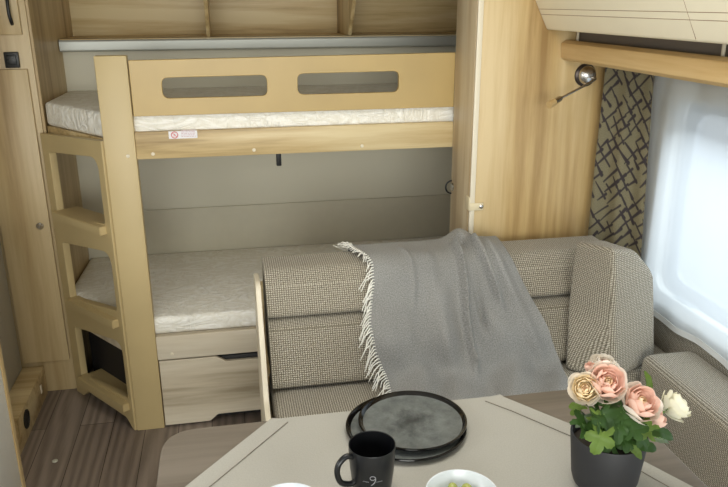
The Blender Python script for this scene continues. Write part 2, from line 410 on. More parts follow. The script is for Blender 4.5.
# ================================================================== OVERHEAD OPEN SHELF over the bunks
t = thing('open_overhead_shelf', 'open oak overhead shelf above the bunks with two dividers and aluminium front rail', 'shelf', (.2, 3.35, 1.4))
mesh_obj('shelf_board', box((-.645, 3.24, 1.395), (1.41, 3.62, 1.41), .001), W_X, t)
mesh_obj('back_panel', box((-.672, 3.56, 1.41), (1.41, 3.62, 1.94), .001), W_X, t)
for x in (-.050, .556):
    mesh_obj('divider', prism([(3.25, 1.411), (3.56, 1.411), (3.56, 1.90), (2.98, 1.90), (3.12, 1.56)], 'x', x-.007, x+.009, .002), W_Z, t)
mesh_obj('top_board', box((-.645, 2.98, 1.90), (1.41, 3.62, 1.915), .001), W_X, t)
r = mesh_obj('front_rail', prism(fillet([(3.235, 1.362), (3.255, 1.358), (3.287, 1.358), (3.287, 1.41), (3.243, 1.41), (3.235, 1.40)], .006, 4), 'x', -.647, 1.41, 0), ALU, t)
tag(mesh_obj('nook_side_panel', prism([(-.676, 2.901), (-.666, 2.901), (-.648, 3.286), (-.646, 3.55), (-.676, 3.55)], 'z', 0, 1.893, .001, 1), W_CAB, None, (-.67, 3.1, 0)), 'vertical oak panel closing the left end of the bunks', 'panel')

# ================================================================== BUNK BED
E1 = Vector((-.676, 2.886, 0)); E2 = Vector((-.404, 2.53, 0)); DU = (E2-E1).normalized(); LEN = (E2-E1).length
DN = Vector((DU.y, -DU.x, 0))           # outward normal (towards the aisle)
if DN.y > 0: DN = -DN
bed = thing('bunk_bed', 'beech and oak bunk bed with guard board and angled ladder', 'bunk bed', (.1, 2.9, 0))
mesh_obj('post', box((-.405, 2.518, 0), (-.303, 2.556, 1.388), .004), BEECH_P, bed)
gb = [(-.300, 1.190), (.810, 1.190), (.810, 1.380), (-.300, 1.372)]
s1 = fillet([(-.200, 1.247), (.146, 1.247), (.146, 1.316), (-.200, 1.314)], .022, 6)
s2 = fillet([(.250, 1.248), (.606, 1.248), (.606, 1.320), (.250, 1.318)], .022, 6)
g = mesh_obj('guard_board', plate2d([gb, s1, s2], .02, XZ(2.535), .002), BEECH, bed); g['label'] = 'orange beech guard board with two long slots'
rail = mesh_obj('upper_rail', box((-.303, 2.522, 1.045), (.810, 2.542, 1.138), .003), W_X, bed)
def cap(px, py, y, par, m=CREAM_E):
    p = aty(px, py, y); mesh_obj('screw_cap', lathe([(0, .003), (.005, .003), (.0065, 0)], (p.x, y, p.z), 14, (0, -1, 0)), m, par)
for px, py in ((153, 154), (254, 150), (362, 146)): cap(px, py, 2.522, rail)
cap(128, 156, 2.518, bed)
a, b = aty(169, 139, 2.5205), aty(197, 130.5, 2.5205)
stk = mesh_obj('warning_sticker', box((a.x, 2.5205, a.z), (b.x, 2.522, b.z), 0), plain('white_sticker', srgb(232, 230, 232), .5), rail)
RED = plain('red_ink', srgb(214, 120, 120), .6); INK = plain('pale_red_ink', srgb(206, 178, 186), .6)
cx, cz = aty(174.6, 135, 2.52).x, aty(174.6, 135, 2.52).z
bm = bmesh.new(); tube_bm(bm, [(cx+.0105*math.cos(k*PI/12), 2.5203, cz+.0105*math.sin(k*PI/12)) for k in range(25)], .0015, 6)
tube_bm(bm, [(cx-.0074, 2.5203, cz+.0074), (cx+.0074, 2.5203, cz-.0074)], .0012, 6)
tube_bm(bm, [(cx-.003, 2.5203, cz-.005), (cx, 2.5203, cz+.004), (cx+.004, 2.5203, cz-.005)], .0011, 6)
mesh_obj('prohibition_sign', bm2me(bm), RED, stk)
bm = bmesh.new()
for r_ in range(5):
    x = cx+.022
    while x < b.x-.008:
        l = random.uniform(.004, .012); add_box(bm, (x, 2.5201, a.z+.0055+r_*.0052), (min(x+l, b.x-.005), 2.5206, a.z+.0078+r_*.0052), 0); x += l+.002
mesh_obj('sticker_text', bm2me(bm), INK, stk)
# angled ladder panel with three openings
LM = Matrix.Identity(4)
for i in range(3): LM[i][0] = DU[i]; LM[i][1] = (0, 0, 1)[i]; LM[i][2] = DN[i]; LM[i][3] = E1[i]
out = fillet([(0, 0), (.055, 0), (.10, .035), (.395, .035), (.432, 0), (LEN, 0), (LEN, 1.112), (0, 1.088)], [0, .01, .02, .03, .01, 0, 0, 0], 5)
L = LEN
o1 = fillet([(.055, .785), (L-.04, .815), (L-.04, 1.052), (.055, 1.024)], [.008, .012, .05, .012], 7)
o2 = fillet([(.060, .440), (L-.030, .488), (L-.030, .712), (.060, .672)], [.008, .012, .05, .012], 7)
o3 = fillet([(.062, .098), (L-.026, .130), (L-.026, .364), (.062, .314)], [.008, .012, .05, .012], 7)
lad = mesh_obj('ladder_panel', plate2d([out, o1, o2, o3], .028, LM @ Matrix.Translation((0, 0, -.002)), .003), BEECH_P, bed)
for (sa, za, sb, zb) in ((.055, .775, .412, .802), (.068, .418, .420, .450), (.075, .078, .424, .102)):
    bm = bmesh.new(); vs = []
    for (s_, z_) in ((sa, za), (sb, zb)):
        for n_, dz in ((.036, -.015), (.036, .016), (-.07, .016), (-.07, -.015)):
            vs.append(bm.verts.new(E1+DU*s_+DN*n_+Vector((0, 0, (za+zb)/2+(z_-(za+zb)/2)*.35+dz))))
    for f in ((0, 1, 2, 3), (4, 5, 6, 7), (0, 1, 5, 4), (1, 2, 6, 5), (2, 3, 7, 6), (3, 0, 4, 7)): bm.faces.new([vs[i] for i in f])
    bmesh.ops.recalc_face_normals(bm, faces=bm.faces)
    bmesh.ops.bevel(bm, geom=list(bm.edges), offset=.0025, segments=2, affect='EDGES')
    mesh_obj('step', bm2me(bm), BEECH_P, bed)
def bunk_poly(g, yb=3.282):   # plan of a bunk with its angled corner; g = gap to ladder and rail
    return [(-.303, 2.545+g), (1.385, 2.545+g), (1.385, yb), (-.644, yb), (-.660, E1.y+.012+g), (-.40, 2.552+g)]
mesh_obj('upper_base', prism(bunk_poly(0), 'z', 1.06, 1.112, .002, 1), W_X, bed)
mesh_obj('lower_base', prism(bunk_poly(.0), 'z', .30, .382, .002, 1), W_DRAW, bed)
lr = mesh_obj('lower_rail', box((-.303, 2.522, .287), (.810, 2.543, .382), .003), W_DRAW, bed); cap(172, 354, 2.522, lr)
dz0, dz1 = .008, .281
do = fillet([(-.300, dz0), (-.13, dz0), (-.10, .035), (.62, .035), (.65, dz0), (.808, dz0), (.808, dz1), (.60, dz1), (.575, .258), (-.055, .258), (-.09, dz1), (-.300, dz1)], [0, .02, .02, .02, .02, 0, 0, .01, .012, .012, .01, 0], 4)
dr = mesh_obj('drawer', plate2d([do], .018, XZ(2.532), .002), W_DRAW, bed)
mesh_obj('drawer_box', box((-.28, 2.548, .012), (.79, 3.05, .27), .001), DARKB, bed)
p = aty(280, 160, 2.545)
mesh_obj('slat_bracket', box((p.x-.009, 2.60, .985), (p.x+.009, 2.615, 1.06), .003), BLACK, bed)
tag(mesh_obj('upper_mattress', prism(bunk_poly(.004), 'z', 1.1125, 1.2, .016, 4), MATT, None, (.1, 2.9, 1.112)), 'white quilted mattress on the upper bunk behind the guard board', 'mattress', 'bunk mattresses')
tag(mesh_obj('lower_mattress', prism(bunk_poly(-.010), 'z', .383, .454, .02, 4), MATT, None, (.1, 2.9, .383)), 'white quilted mattress on the lower bunk above the drawer', 'mattress', 'bunk mattresses')
# lower back cushion board of the nook
tag(mesh_obj('back_board', box((-.64, 3.278, .45), (1.2, 3.2875, .66), .0005), plain('grey_back_board', srgb(200, 194, 175), .6, var=.02), None, (.1, 3.28, .45)), 'low warm grey board along the back wall of the lower bunk', 'panel')
t = thing('storage_box', 'black box stowed behind the lowest ladder opening', 'box', (-.46, 2.85, 0))
mesh_obj('body', prism([(-.31, 2.60), (-.31, 3.1), (-.62, 3.1), (-.62, 2.93), (-.40, 2.62)], 'z', 0.002, .29, .004), DARKB, t)

# ================================================================== SMALL FITTINGS ON THE PARTITION
p = aty(451, 187, 2.50)
t = thing('ring_pull', 'small dark ring pull on the partition edge beside the bunks', 'handle', (PX-.004, 2.50, p.z))
mesh_obj('backplate', lathe([(0, .003), (.012, .003), (.015, 0)], (PX-.004, 2.50, p.z), 24, (-1, 0, 0)), CHROME, t)
mesh_obj('ring', tube([(PX-.008-.022*abs(math.sin(PI*k/20)), 2.50, p.z+.024*math.cos(PI*k/20)) for k in range(21)], .0032, 8), BLACK, t)
p0, p1, p2 = aty(467, 196, PY0-.004), aty(468, 207, PY0-.004), aty(481, 207, PY0-.006)
t = thing('leather_strap', 'cream leather strap with a snap stud on the white partition edge', 'strap', (PX, PY0, p1.z))
zs = p1.z
mesh_obj('band', box((PX-.0075, PY0-.0075, zs-.013), (p2.x+.008, PY0-.0042, zs+.013), .0012), LEATH, t)
mesh_obj('loop', box((PX-.0085, PY0-.0075, zs-.013), (PX-.0045, PY0+.030, zs+.035), .0012), LEATH, t)
mesh_obj('snap_stud', lathe([(0, .005), (.005, .0045), (.0075, .002), (.0075, 0)], (p2.x, PY0-.0075, zs), 20, (0, -1, 0)), CHROME, t)

# reading lamp
p = aty(585, 75, PY0)
t = thing('reading_lamp', 'chrome gooseneck reading lamp on the oak partition by the curtain', 'lamp', (p.x, PY0, p.z))
mesh_obj('wall_plate', lathe([(.038, 0), (.038, .004), (.034, .007), (.0, .007)], (p.x, PY0, p.z), 36, (0, -1, 0)), plain('dark_ring', srgb(60, 50, 45), .3, metal=.6), t)
mesh_obj('dome', lathe([(.032, .006), (.031, .012), (.024, .022), (.012, .028), (0, .029)], (p.x+.004, PY0, p.z), 36, (0, -1, 0)), CHROME, t)
q0 = Vector((p.x+.010, PY0-.026, p.z-.006)); tip = aty(561, 98, 2.19); mid = aty(580, 88, 2.22)
mesh_obj('gooseneck', tube(smooth_path([q0, q0+Vector((.004, -.02, -.004)), mid, tip], 8), .0042, 10), CHROME, t)
e = aty(549, 105, 2.165); dd = (e-tip)
hd = mesh_obj('lamp_head', lathe([(0, 0), (.007, .0), (.0095, .006), (.0095, dd.length*.45), (.011, dd.length*.5), (.011, dd.length), (0, dd.length-.003)], tip, 24, dd), CHROME, t)
mesh_obj('diffuser', lathe([(.0112, dd.length*.55), (.0118, dd.length*.6), (.0118, dd.length), (0, dd.length+.001)], tip, 24, dd), plain('amber_lens', srgb(190, 160, 110), .3), hd)

# ================================================================== RIGHT: overhead cabinet, pelmet, curtains
t = thing('overhead_cabinet', 'cream overhead cabinet with grooved doors above the window', 'cabinet', (1.25, 1.3, 1.47))
def xs(z): return 1.042-(z-1.468)*.51
CY0, CY1 = .2, 2.303
mesh_obj('carcass', prism([(1.415, 1.475), (1.075, 1.475), (xs(1.49)+.03, 1.49), (xs(1.94)+.03, 1.94), (1.415, 1.94)], 'y', CY0, CY1, .001), CREAM, t)
def face_strip(y0, y1, za, zb, name, lab=None, bev=.004):
    o = mesh_obj(name, prism([(xs(za), za), (xs(za)+.022, za-.0), (xs(zb)+.022, zb), (xs(zb), zb)], 'y', y0, y1, bev), CREAM, t)
    if lab: o['label'] = lab
    return o
YS = atx(693, 22, 1.03).y
for (a_, b_, lab) in ((YS+.0015, CY1-.001, 'door nearest the partition'), (CY0, YS-.0015, 'door nearest the front')):
    # lower lip curved under, narrow band, upper field
    lo = mesh_obj('door', prism(fillet([(xs(1.468)+.05, 1.462), (xs(1.468)+.004, 1.462), (xs(1.509), 1.509), (xs(1.509)+.022, 1.509), (xs(1.478)+.04, 1.478)], [0, .012, 0, 0, 0], 5), 'y', a_, b_, 0), CREAM, t); lo['label'] = lab
    mesh_obj('band', prism([(xs(1.5105), 1.5105), (xs(1.5105)+.022, 1.5105), (xs(1.5255)+.022, 1.5255), (xs(1.5255), 1.5255)], 'y', a_, b_, 0), CREAM, lo)
    mesh_obj('field', prism([(xs(1.527), 1.527), (xs(1.527)+.022, 1.527), (xs(1.93)+.022, 1.93), (xs(1.93), 1.93)], 'y', a_, b_, 0), CREAM, lo)
    mesh_obj('edge_gap', prism([(xs(1.468)+.001, 1.468), (xs(1.468)+.02, 1.468), (xs(1.93)+.02, 1.93), (xs(1.93)+.0005, 1.93)], 'y', (a_-.003 if a_ > 1 else b_), (a_ if a_ > 1 else b_+.001), 0), GROOVE, lo)
    for zg in (1.5097, 1.5262):
        mesh_obj('groove', prism([(xs(zg)+.001, zg-.0008), (xs(zg)+.006, zg-.0008), (xs(zg)+.006, zg+.0008), (xs(zg)+.001, zg+.0008)], 'y', a_, b_, 0), GROOVE, lo)
t = thing('pelmet_shelf', 'narrow oak pelmet shelf across the top of the window', 'shelf', (1.25, 1.3, 1.36))
mesh_obj('board', prism(fillet([(1.102, 1.374), (1.112, 1.364), (1.418, 1.364), (1.418, 1.385), (1.126, 1.385), (1.126, 1.428), (1.116, 1.43), (1.098, 1.42)], .004, 3), 'y', .3, 2.303, .001), W_Y, t)
mesh_obj('channel_back', box((1.150, .3, 1.386), (1.158, 2.302, 1.474), .001), plain('dark_grey_channel', srgb(120, 110, 100), .8), t)
for px in (571.5, 725):
    p = atx(px, 38, 1.138) if px > 600 else aty(px, 38, 2.27)
    mesh_obj('support_pin', box((1.136, p.y-.004, 1.386), (1.142, p.y+.004, 1.474), .001), CREAM_E, t)
# patterned curtain ------------------------------------------------
NU, NV = 110, 330
ZT, ZBt = 1.362, .56
def cpt(u, v):
    z = ZT+(ZBt-ZT)*v
    ex = .035*(1-sstep(.0, .5, v))
    A = Vector((1.250+ex*.1, 2.279, 0)); B = Vector((1.382, 2.200, 0)).lerp(Vector((1.386, 2.135, 0)), v)
    c = A.lerp(B, u); n = Vector((-.57, -.82, 0))
    amp = .011*(.55+.45*v)
    c = c+n*(amp*math.sin(u*2*PI*2.2+.6+.5*math.sin(v*4))+.010)
    return Vector((c.x, c.y, z))
me = grid_me(NU, NV, cpt, 0, lambda u, v: (u*.24, v*.8))
# printed strokes: a slanting broken lattice
strokes = []
rng = random.Random(11)
for fam in (0, 1):
    ang = math.radians(52 if fam == 0 else -38)
    dx, dy = math.cos(ang), math.sin(ang)
    k = -1.2
    while k < 1.6:
        s_ = -1.2
        while s_ < 1.4:
            ln = rng.choice((.036, .036, .072))+rng.uniform(-.003, .006)
            if rng.random() < .74:
                j = rng.uniform(-.004, .004); tilt = rng.uniform(-.14, .14)
                ox, oy = -dy*(k+j)+dx*s_, dx*(k+j)+dy*s_
                ex_, ey_ = ox+ln*math.cos(ang+tilt), oy+ln*math.sin(ang+tilt)
                strokes.append((ox, oy, ex_, ey_, rng.uniform(.0018, .0036), rng.uniform(.0036, .0075)))
            s_ += ln
        k += .036
attr = me.color_attributes.new('print', 'FLOAT_COLOR', 'POINT')
vals = [0.0]*len(me.vertices)
W_, Hh = .24, .8
for (ax, ay, bx, by, w0, w1) in strokes:
    if max(ax, bx) < -.01 or min(ax, bx) > W_+.01 or max(ay, by) < -.01 or min(ay, by) > Hh+.01: continue
    i0 = max(0, int((min(ax, bx)-.006)/W_*NU)); i1 = min(NU, int((max(ax, bx)+.006)/W_*NU)+1)
    j0 = max(0, int((min(ay, by)-.006)/Hh*NV)); j1 = min(NV, int((max(ay, by)+.006)/Hh*NV)+1)
    LL = (bx-ax)**2+(by-ay)**2
    for i in range(i0, i1+1):
        for j in range(j0, j1+1):
            x, y = i/NU*W_, j/NV*Hh
            tt = ((x-ax)*(bx-ax)+(y-ay)*(by-ay))/LL; tc_ = max(0, min(1, tt))
            d_ = math.hypot(x-ax-(bx-ax)*tc_, y-ay-(by-ay)*tc_); wd = w0+(w1-w0)*tc_
            f = max(0, min(1, (wd+.0012-d_)/.0024)); idx = i*(NV+1)+j
            if f > vals[idx]: vals[idx] = f
attr.data.foreach_set('color', [c for f in vals for c in (f, f, f, 1)])
tag(mesh_obj('patterned_curtain', me, PRINT, None, (1.33, 2.24, .56)), 'olive curtain printed with a dark broken lattice, hanging in the window corner', 'curtain')
# sheer net ---------------------------------------------------------
def npt(u, v):
    y = 2.20-1.9*u
    z = 1.362+(.552-1.362)*v
    x = 1.3865+.006*math.sin(u*2*PI*9+.7*math.sin(v*3+u*20))*(1-.35*v)+.004*math.sin(u*71)
    if u < .06: x += .0
    return Vector((x-.012*v*v, y, z+.006*math.sin(u*33)*v))
t = thing('net_curtain', 'sheer white net curtain over the bright caravan window', 'curtain', (1.39, 1.3, .55))
mesh_obj('net', grid_me(220, 30, npt), NET, t)
def hem(u, v):
    p = npt(u, 1); return Vector((p.x-.0015, p.y, p.z-.004+.020*v))
hm = cloth('net_hem', srgb(214, 218, 220), srgb(226, 230, 232), 300)
mesh_obj('hem', grid_me(220, 2, hem, .002), hm, t)

# ================================================================== SEATING
SZ = .455
t = thing('rear_bench', 'oak sided bench under the tweed sofa cushions', 'bench', (.6, 1.9, 0))
ep = fillet([(1.62, 0), (2.20, 0), (2.20, .735), (2.04, .755), (1.93, .62), (1.84, .47), (1.62, .45)], [.0, .0, .05, .05, .2, .05, .03], 6)
mesh_obj('end_panel', plate2d([ep],   .016, YZ(.064), .003), CREAM_E, t)
mesh_obj('seat_box', prism([(.08, 1.48), (.95, 1.48), (.95, 1.85), (1.38, 1.85), (1.38, 2.16), (1.20, 2.26), (.08, 2.26)], 'z', 0, .325, .003, 1), W_X, t)
mesh_obj('back_support', box((.08, 2.262, .325), (1.23, 2.302, .66), .003), W_X, t)
def pillow(me, amp):  # gentle fullness
    return me
tag(mesh_obj('seat_cushion', prism([(.084, 1.44), (.97, 1.44), (.97, 1.83), (1.385, 1.83), (1.385, 2.08), (.084, 2.08)], 'z', .326, SZ, .025, 4), WEAVE, None, (.6, 1.8, .326)), 'long grey tweed seat cushion behind the table', 'cushion')
t = thing('backrest_cushion', 'long grey tweed backrest with a horizontal seam under the throw', 'cushion', (.6, 2.1, SZ))
mesh_obj('upper_pad', prism(fillet([(1.995, .648), (2.055, .732), (2.105, .772), (2.228, .775), (2.258, .74), (2.258, .66), (2.10, .64)], [.02, .04, .05, .04, .03, .01, .02], 4), 'x', .087, 1.232, .012, 3), WEAVE, t)
mesh_obj('lower_pad', prism(fillet([(1.885, .460), (1.985, .625), (2.03, .642), (2.258, .655), (2.258, .460)], [.03, .035, .03, .01, .02], 4), 'x', .087, 1.232, .012, 3), WEAVE, t)
# corner cushion standing against the side wall
bm = bmesh.new()
def stack(levels):
    rings = [[bm.verts.new((x, y, z)) for (x, y), z in zip(r, zz)] for r, zz in levels]
    bm.faces.new(rings[0]); bm.faces.new(rings[-1])
    for A, B in zip(rings, rings[1:]):
        for k in range(4): bm.faces.new((A[k], A[(k+1) % 4], B[(k+1) % 4], B[k]))
stack([([(1.118, 1.780), (1.305, 1.872), (1.285, 1.96), (.984, 1.866)], (SZ+.001,)*4),
       ([(1.100, 1.805), (1.288, 1.885), (1.27, 1.985), (1.018, 1.952)], (.64,)*4),
       ([(1.088, 1.812), (1.270, 1.885), (1.25, 2.02), (1.040, 1.985)], (.79, .755, .755, .785)),
       ([(1.082, 1.825), (1.190, 1.872), (1.165, 2.03), (1.050, 1.995)], (.868, .838, .825, .838))])
bmesh.ops.recalc_face_normals(bm, faces=bm.faces)
bmesh.ops.bevel(bm, geom=list(bm.edges), offset=.019, segments=4, profile=.5, affect='EDGES', clamp_overlap=True)
tag(mesh_obj('corner_cushion', bm2me(bm, ang=60), WEAVE, None, (1.15, 2.0, SZ)), 'thick tweed cushion standing upright in the corner below the patterned curtain', 'cushion')
tag(mesh_obj('side_bench', box((1.225, .3, 0), (1.385, 1.79, .10), .003), W_Y, None, (1.3, 1.0, 0)), 'oak base of the window side bench', 'bench')
tag(mesh_obj('side_cushion', box((1.205, .3, .101), (1.388, 1.815, .525), .03, 5), WEAVE, None, (1.3, 1.0, .3)), 'tweed side cushion running along the window wall, right of the flowers', 'cushion')
tag(mesh_obj('wall_pad', box((1.392, .3, .30), (1.418, 2.2, .565), .008, 3), WEAVE, None, (1.4, 1.2, .3)), 'low tweed covered wall panel under the net curtain hem', 'panel')

# ================================================================== THROW BLANKET
prof = smooth_path([(0, 2.266, .64), (0, 2.268, .73), (0, 2.240, .782), (0, 2.170, .787), (0, 2.100, .782), (0, 2.050, .748), (0, 1.990, .655), (0, 1.935, .560), (0, 1.885, .488), (0, 1.82, .466), (0, 1.72, .463), (0, 1.60, .462)], 8)
acc = [0]
for a, b in zip(prof, prof[1:]): acc.append(acc[-1]+(b-a).length)
TOT = acc[-1]
def pp(v):
    d_ = v*TOT
    for i in range(len(prof)-1):
        if d_ <= acc[i+1]+1e-9:
            f = (d_-acc[i])/(acc[i+1]-acc[i]); p = prof[i].lerp(prof[i+1], f); tn = (prof[i+1]-prof[i]).normalized()
            return p, Vector((0, tn.z, -tn.y))
    return prof[-1], Vector((0, 0, 1))
def edge_x(poly, y, z):  # x where the extruded profile line at (y,z) meets an outline drawn in the photo frame
    lo, hi = -.2, 1.6
    for _ in range(40):
        x = (lo+hi)/2; d_ = Vector((x, y, z))-CAM; wq = d_.dot(fw); px, py = 364+F*d_.dot(rt)/wq, 243.5-F*d_.dot(up)/wq
        if px < lerp_table(poly, py): lo = x
        else: hi = x
    return (lo+hi)/2
LE = [(240, 345), (250, 352), (258, 366), (265, 371), (285, 372), (300, 370), (325, 367), (350, 371), (372, 380), (390, 388), (420, 395)]
RE = [(225, 488), (237, 495), (246, 502), (262, 512), (290, 525), (340, 546), (376, 562), (390, 570), (420, 575)]
TV = 60
EX = []
for j in range(TV+1):
    p, n = pp(j/TV); EX.append((edge_x(LE, p.y, p.z), edge_x(RE, p.y, p.z)))
for j in range(TV, -1, -1):
    p, _ = pp(j/TV)
    if p.y > 2.235: EX[j] = EX[j+1]
def tpt(u, v):
    f = v*TV; j = min(TV-1, int(f)); a = f-j
    xl = EX[j][0]*(1-a)+EX[j+1][0]*a; xr = EX[j][1]*(1-a)+EX[j+1][1]*a
    p, n = pp(v); x = xl+(xr-xl)*u
    s_ = v*TOT
    # folds fan out from the bunch on the backrest top
    def ridge(u0, slope, wid, amp, s0, s1):
        uc = u0+slope*(s_-.18); return amp*math.exp(-((u-uc)/wid)**2)*sstep(s0, s0+.06, s_)*(1-sstep(s1-.1, s1, s_))
    d_ = 0
    d_ += .034*math.exp(-((u-.745)/.085)**2)*math.exp(-((s_-.17)/.07)**2)
    d_ += ridge(.68, -.34, .020, .044, .21, .74) + ridge(.80, -.02, .024, .040, .20, .52) - ridge(.735, -.20, .016, .026, .19, .6) + ridge(.30, -.12, .02, .010, .2, .5)
    d_ += ridge(.88, .05, .045, .022, .2, .75) + ridge(.42, -.05, .05, .010, .25, .75) + ridge(.20, .05, .05, .007, .3, .8) + ridge(.97, 0, .05, .006, .15, .9)
    d_ += ridge(.55, -.35, .05, .012, .38, .85)
    inner = math.exp(-((s_-.56)/.09)**2)       # slack where the back meets the seat
    d_ += inner*(.030+.012*math.sin(u*19)+.008*math.sin(u*7+1))
    seatw = sstep(.58, .70, s_)
    d_ += seatw*(.010+.010*math.sin(u*23+s_*14)+.006*math.sin(u*11-s_*9))
    d_ += .0015*noise.noise(Vector((u*14, s_*10, 0)))
    q_ = p+n*max(.004, d_+.006); return Vector((x, q_.y, q_.z))
t = thing('throw_blanket', 'grey wool throw with white fringe draped over the sofa backrest', 'blanket', (.7, 2.0, SZ))
mesh_obj('blanket', grid_me(120, 110, tpt, .004, lambda u, v: (u*.55, v*TOT)), THROW, t)
bm = bmesh.new(); rng = random.Random(4)
for k in range(92):
    v_ = .105+.81*(k-8)/83 if k >= 8 else .085+.012*k; p = tpt(0, v_); p2 = tpt(.02, v_)
    s_ = v_*TOT
    ln = rng.uniform(.034, .052)*(1 if s_ > .33 or k < 8 else .5)
    pt, n = pp(v_); pt2, _ = pp(min(1, v_+.02)); down = (pt2-pt).normalized()
    ang = rng.uniform(.45, 1.05) if s_ > .25 else rng.uniform(-.6, .5)
    dirv = Vector((-math.cos(ang), 0, 0))+down*math.sin(ang)
    a0 = p+n*.003
    m_ = a0+dirv*ln*.5+n*rng.uniform(.003, .007)+Vector((0, 0, rng.uniform(-.003, .002))); e_ = a0+dirv*ln+down*ln*.35+n*.004+Vector((rng.uniform(-.005, .005), 0, -.003))
    tube_bm(bm, [a0+Vector((.006, 0, 0))+n*.002, a0, m_, e_], [.0016, .0022, .0018, .0012], 5)
mesh_obj('fringe', bm2me(bm), FRINGE, t)['label'] = 'white knotted fringe hanging along the left border'
bm = bmesh.new()
for k in range(40):
    u_ = .02+.96*k/39; p = tpt(u_, 1.0); d3 = Vector((rng.uniform(-.4, .4), -1, 0)).normalized()
    tube_bm(bm, [p+Vector((0, .004, .002)), p+d3*.02+Vector((0, 0, .003)), p+d3*.04+Vector((0, 0, -.002))], [.0022, .0018, .0012], 5)
mesh_obj('fringe', bm2me(bm), FRINGE, t)['label'] = 'white fringe along the lower end'

# ================================================================== TABLE AND WHAT STANDS ON IT
TZ = .72
t = thing('table', 'taupe dinette table with rounded corners partly under the cloth', 'table', (.32, .85, 0))
tp = fillet([(-.165, .42), (.812, .42), (.812, 1.337), (-.165, 1.337)], [.06, .06, .06, .075], 8)
me = plate2d([tp], .03, Matrix.Translation((0, 0, TZ-.015)), .003)
mesh_obj('tabletop', me, TABLE, t)
mesh_obj('pedestal', lathe([(0, .69), (.10, .69), (.10, .68), (.04, .665), (.04, .04), (.17, .02), (.17, 0), (0, 0)], (.32, .86, 0), 40), ALU, t)
# cloth: turned corner-wise, one corner hangs over the far edge
CZ = TZ+.0015
def cloth_xy():
    pass
NCL = 60
def clp(u, v):
    # v: 0 near .. 1 far; rows follow the measured left and right borders
    y = .46+(1.3372-.46)*min(v, .8)/.8
    xl = .042+.85*(y-1.322) if y > .8 else .042+.85*(.8-1.322)
    xr = lerp_table([(.46, .95), (.80, .862), (.968, .780), (1.188, .665), (1.33, .560)], y)
    xl = max(xl, -.1650); xr = min(xr, .8115)
    if v <= .8:
        x = xl+(xr-xl)*u
        z = CZ+.0012*max(0, noise.noise(Vector((x*7, y*7, 3))))
        edge = min(u*(xr-xl), (1-u)*(xr-xl)); z += .0025*math.exp(-(edge/.012)**2)
        return Vector((x, y, z))
    d_ = (v-.8)/.2*.30
    sh = 1-d_/.36
    xm = .33; a, b = xm+(xl-xm)*sh, xm+(xr-xm)*sh
    x = a+(b-a)*u
    bend = min(1, d_/.02)
    return Vector((x, 1.3372+.004*bend+.010*math.sin(u*14)*d_*2, CZ+.0012-.0015*bend-max(0, d_-.004)))
t = thing('tablecloth', 'greige tablecloth laid cornerwise over the table', 'tablecloth', (.33, .95, CZ))
mesh_obj('cloth', grid_me(70, 90, clp, 0, lambda u, v: (u*.8, v*1.1)), LINEN, t)
def stitch(pts):
    pts = [(x, y, CZ+.0016) for x, y in pts]
    bm = bmesh.new(); tube_bm(bm, pts, .0008, 5); mesh_obj('hem_stitch', bm2me(bm), STITCH, t)
stitch([(.088, 1.318), (.060, 1.285), (.0, 1.214), (-.069, 1.133), (-.128, 1.062)])
stitch([(.518, 1.318), (.560, 1.268), (.640, 1.157), (.70, 1.06), (.742, .968), (.80, .84)])
# two plates
def plate(name, label, c, R, tilt):
    o = thing(name, label, 'plate', c, 'black rimmed plates stacked on the cloth')
    rim = [(0, .0), (R*.80, .0), (R*.86, .002), (R*.97, .006), (R*1.0, .010), (R*.995, .012), (R*.97, .012), (R*.945, .0085), (R*.915, .0055)]
    well = [(R*.915, .0055), (R*.80, .0048), (R*.4, .0042), (0, .004)]
    a = mesh_obj('rim', lathe(rim, c, 72), PLATE_RIM, o); b = mesh_obj('well', lathe(well, c, 72), GLAZE, o)
    o.rotation_euler = tilt; return o
pc = atz(406, 424.5, TZ+.014); plate('plate', 'lower of the two black plates, showing a dark rim at left', (pc.x, pc.y, CZ+.0012), .123, (0, 0, 0))
pc2 = atz(412.5, 417.5, TZ+.024); plate('plate', 'upper of the two black plates, grey glazed centre in full view', (pc2.x, pc2.y, CZ+.0093), .111, (0, 0, 0))
# mug
mc = atz(372, 444.5, TZ+.098); MZ = CZ+.0012; mh = .097; R = .0415
t = thing('mug', 'black coffee mug with a pale emblem in front of the plates', 'mug', (mc.x, mc.y, MZ))
prof_m = [(0, 0), (R*.74, 0), (R*.80, .003), (R*.86, .02), (R*.95, .055), (R*1.0, mh-.002), (R*.985, mh), (R*.955, mh-.001), (R*.90, .055), (R*.80, .012), (R*.6, .007), (0, .006)]
body = mesh_obj('body', lathe(prof_m, (mc.x, mc.y, MZ), 56), MUG, t)
ha = Vector((-.90, -.35, 0)).normalized()
hp = [(.96, .085), (1.28, .090), (1.62, .080), (1.70, .062), (1.52, .042), (1.10, .032), (.84, .034)]
mesh_obj('handle', tube(smooth_path([Vector((mc.x, mc.y, MZ))+ha*(R*r_)+Vector((0, 0, z_)) for r_, z_ in hp], 6), .0052, 12), MUG, t)
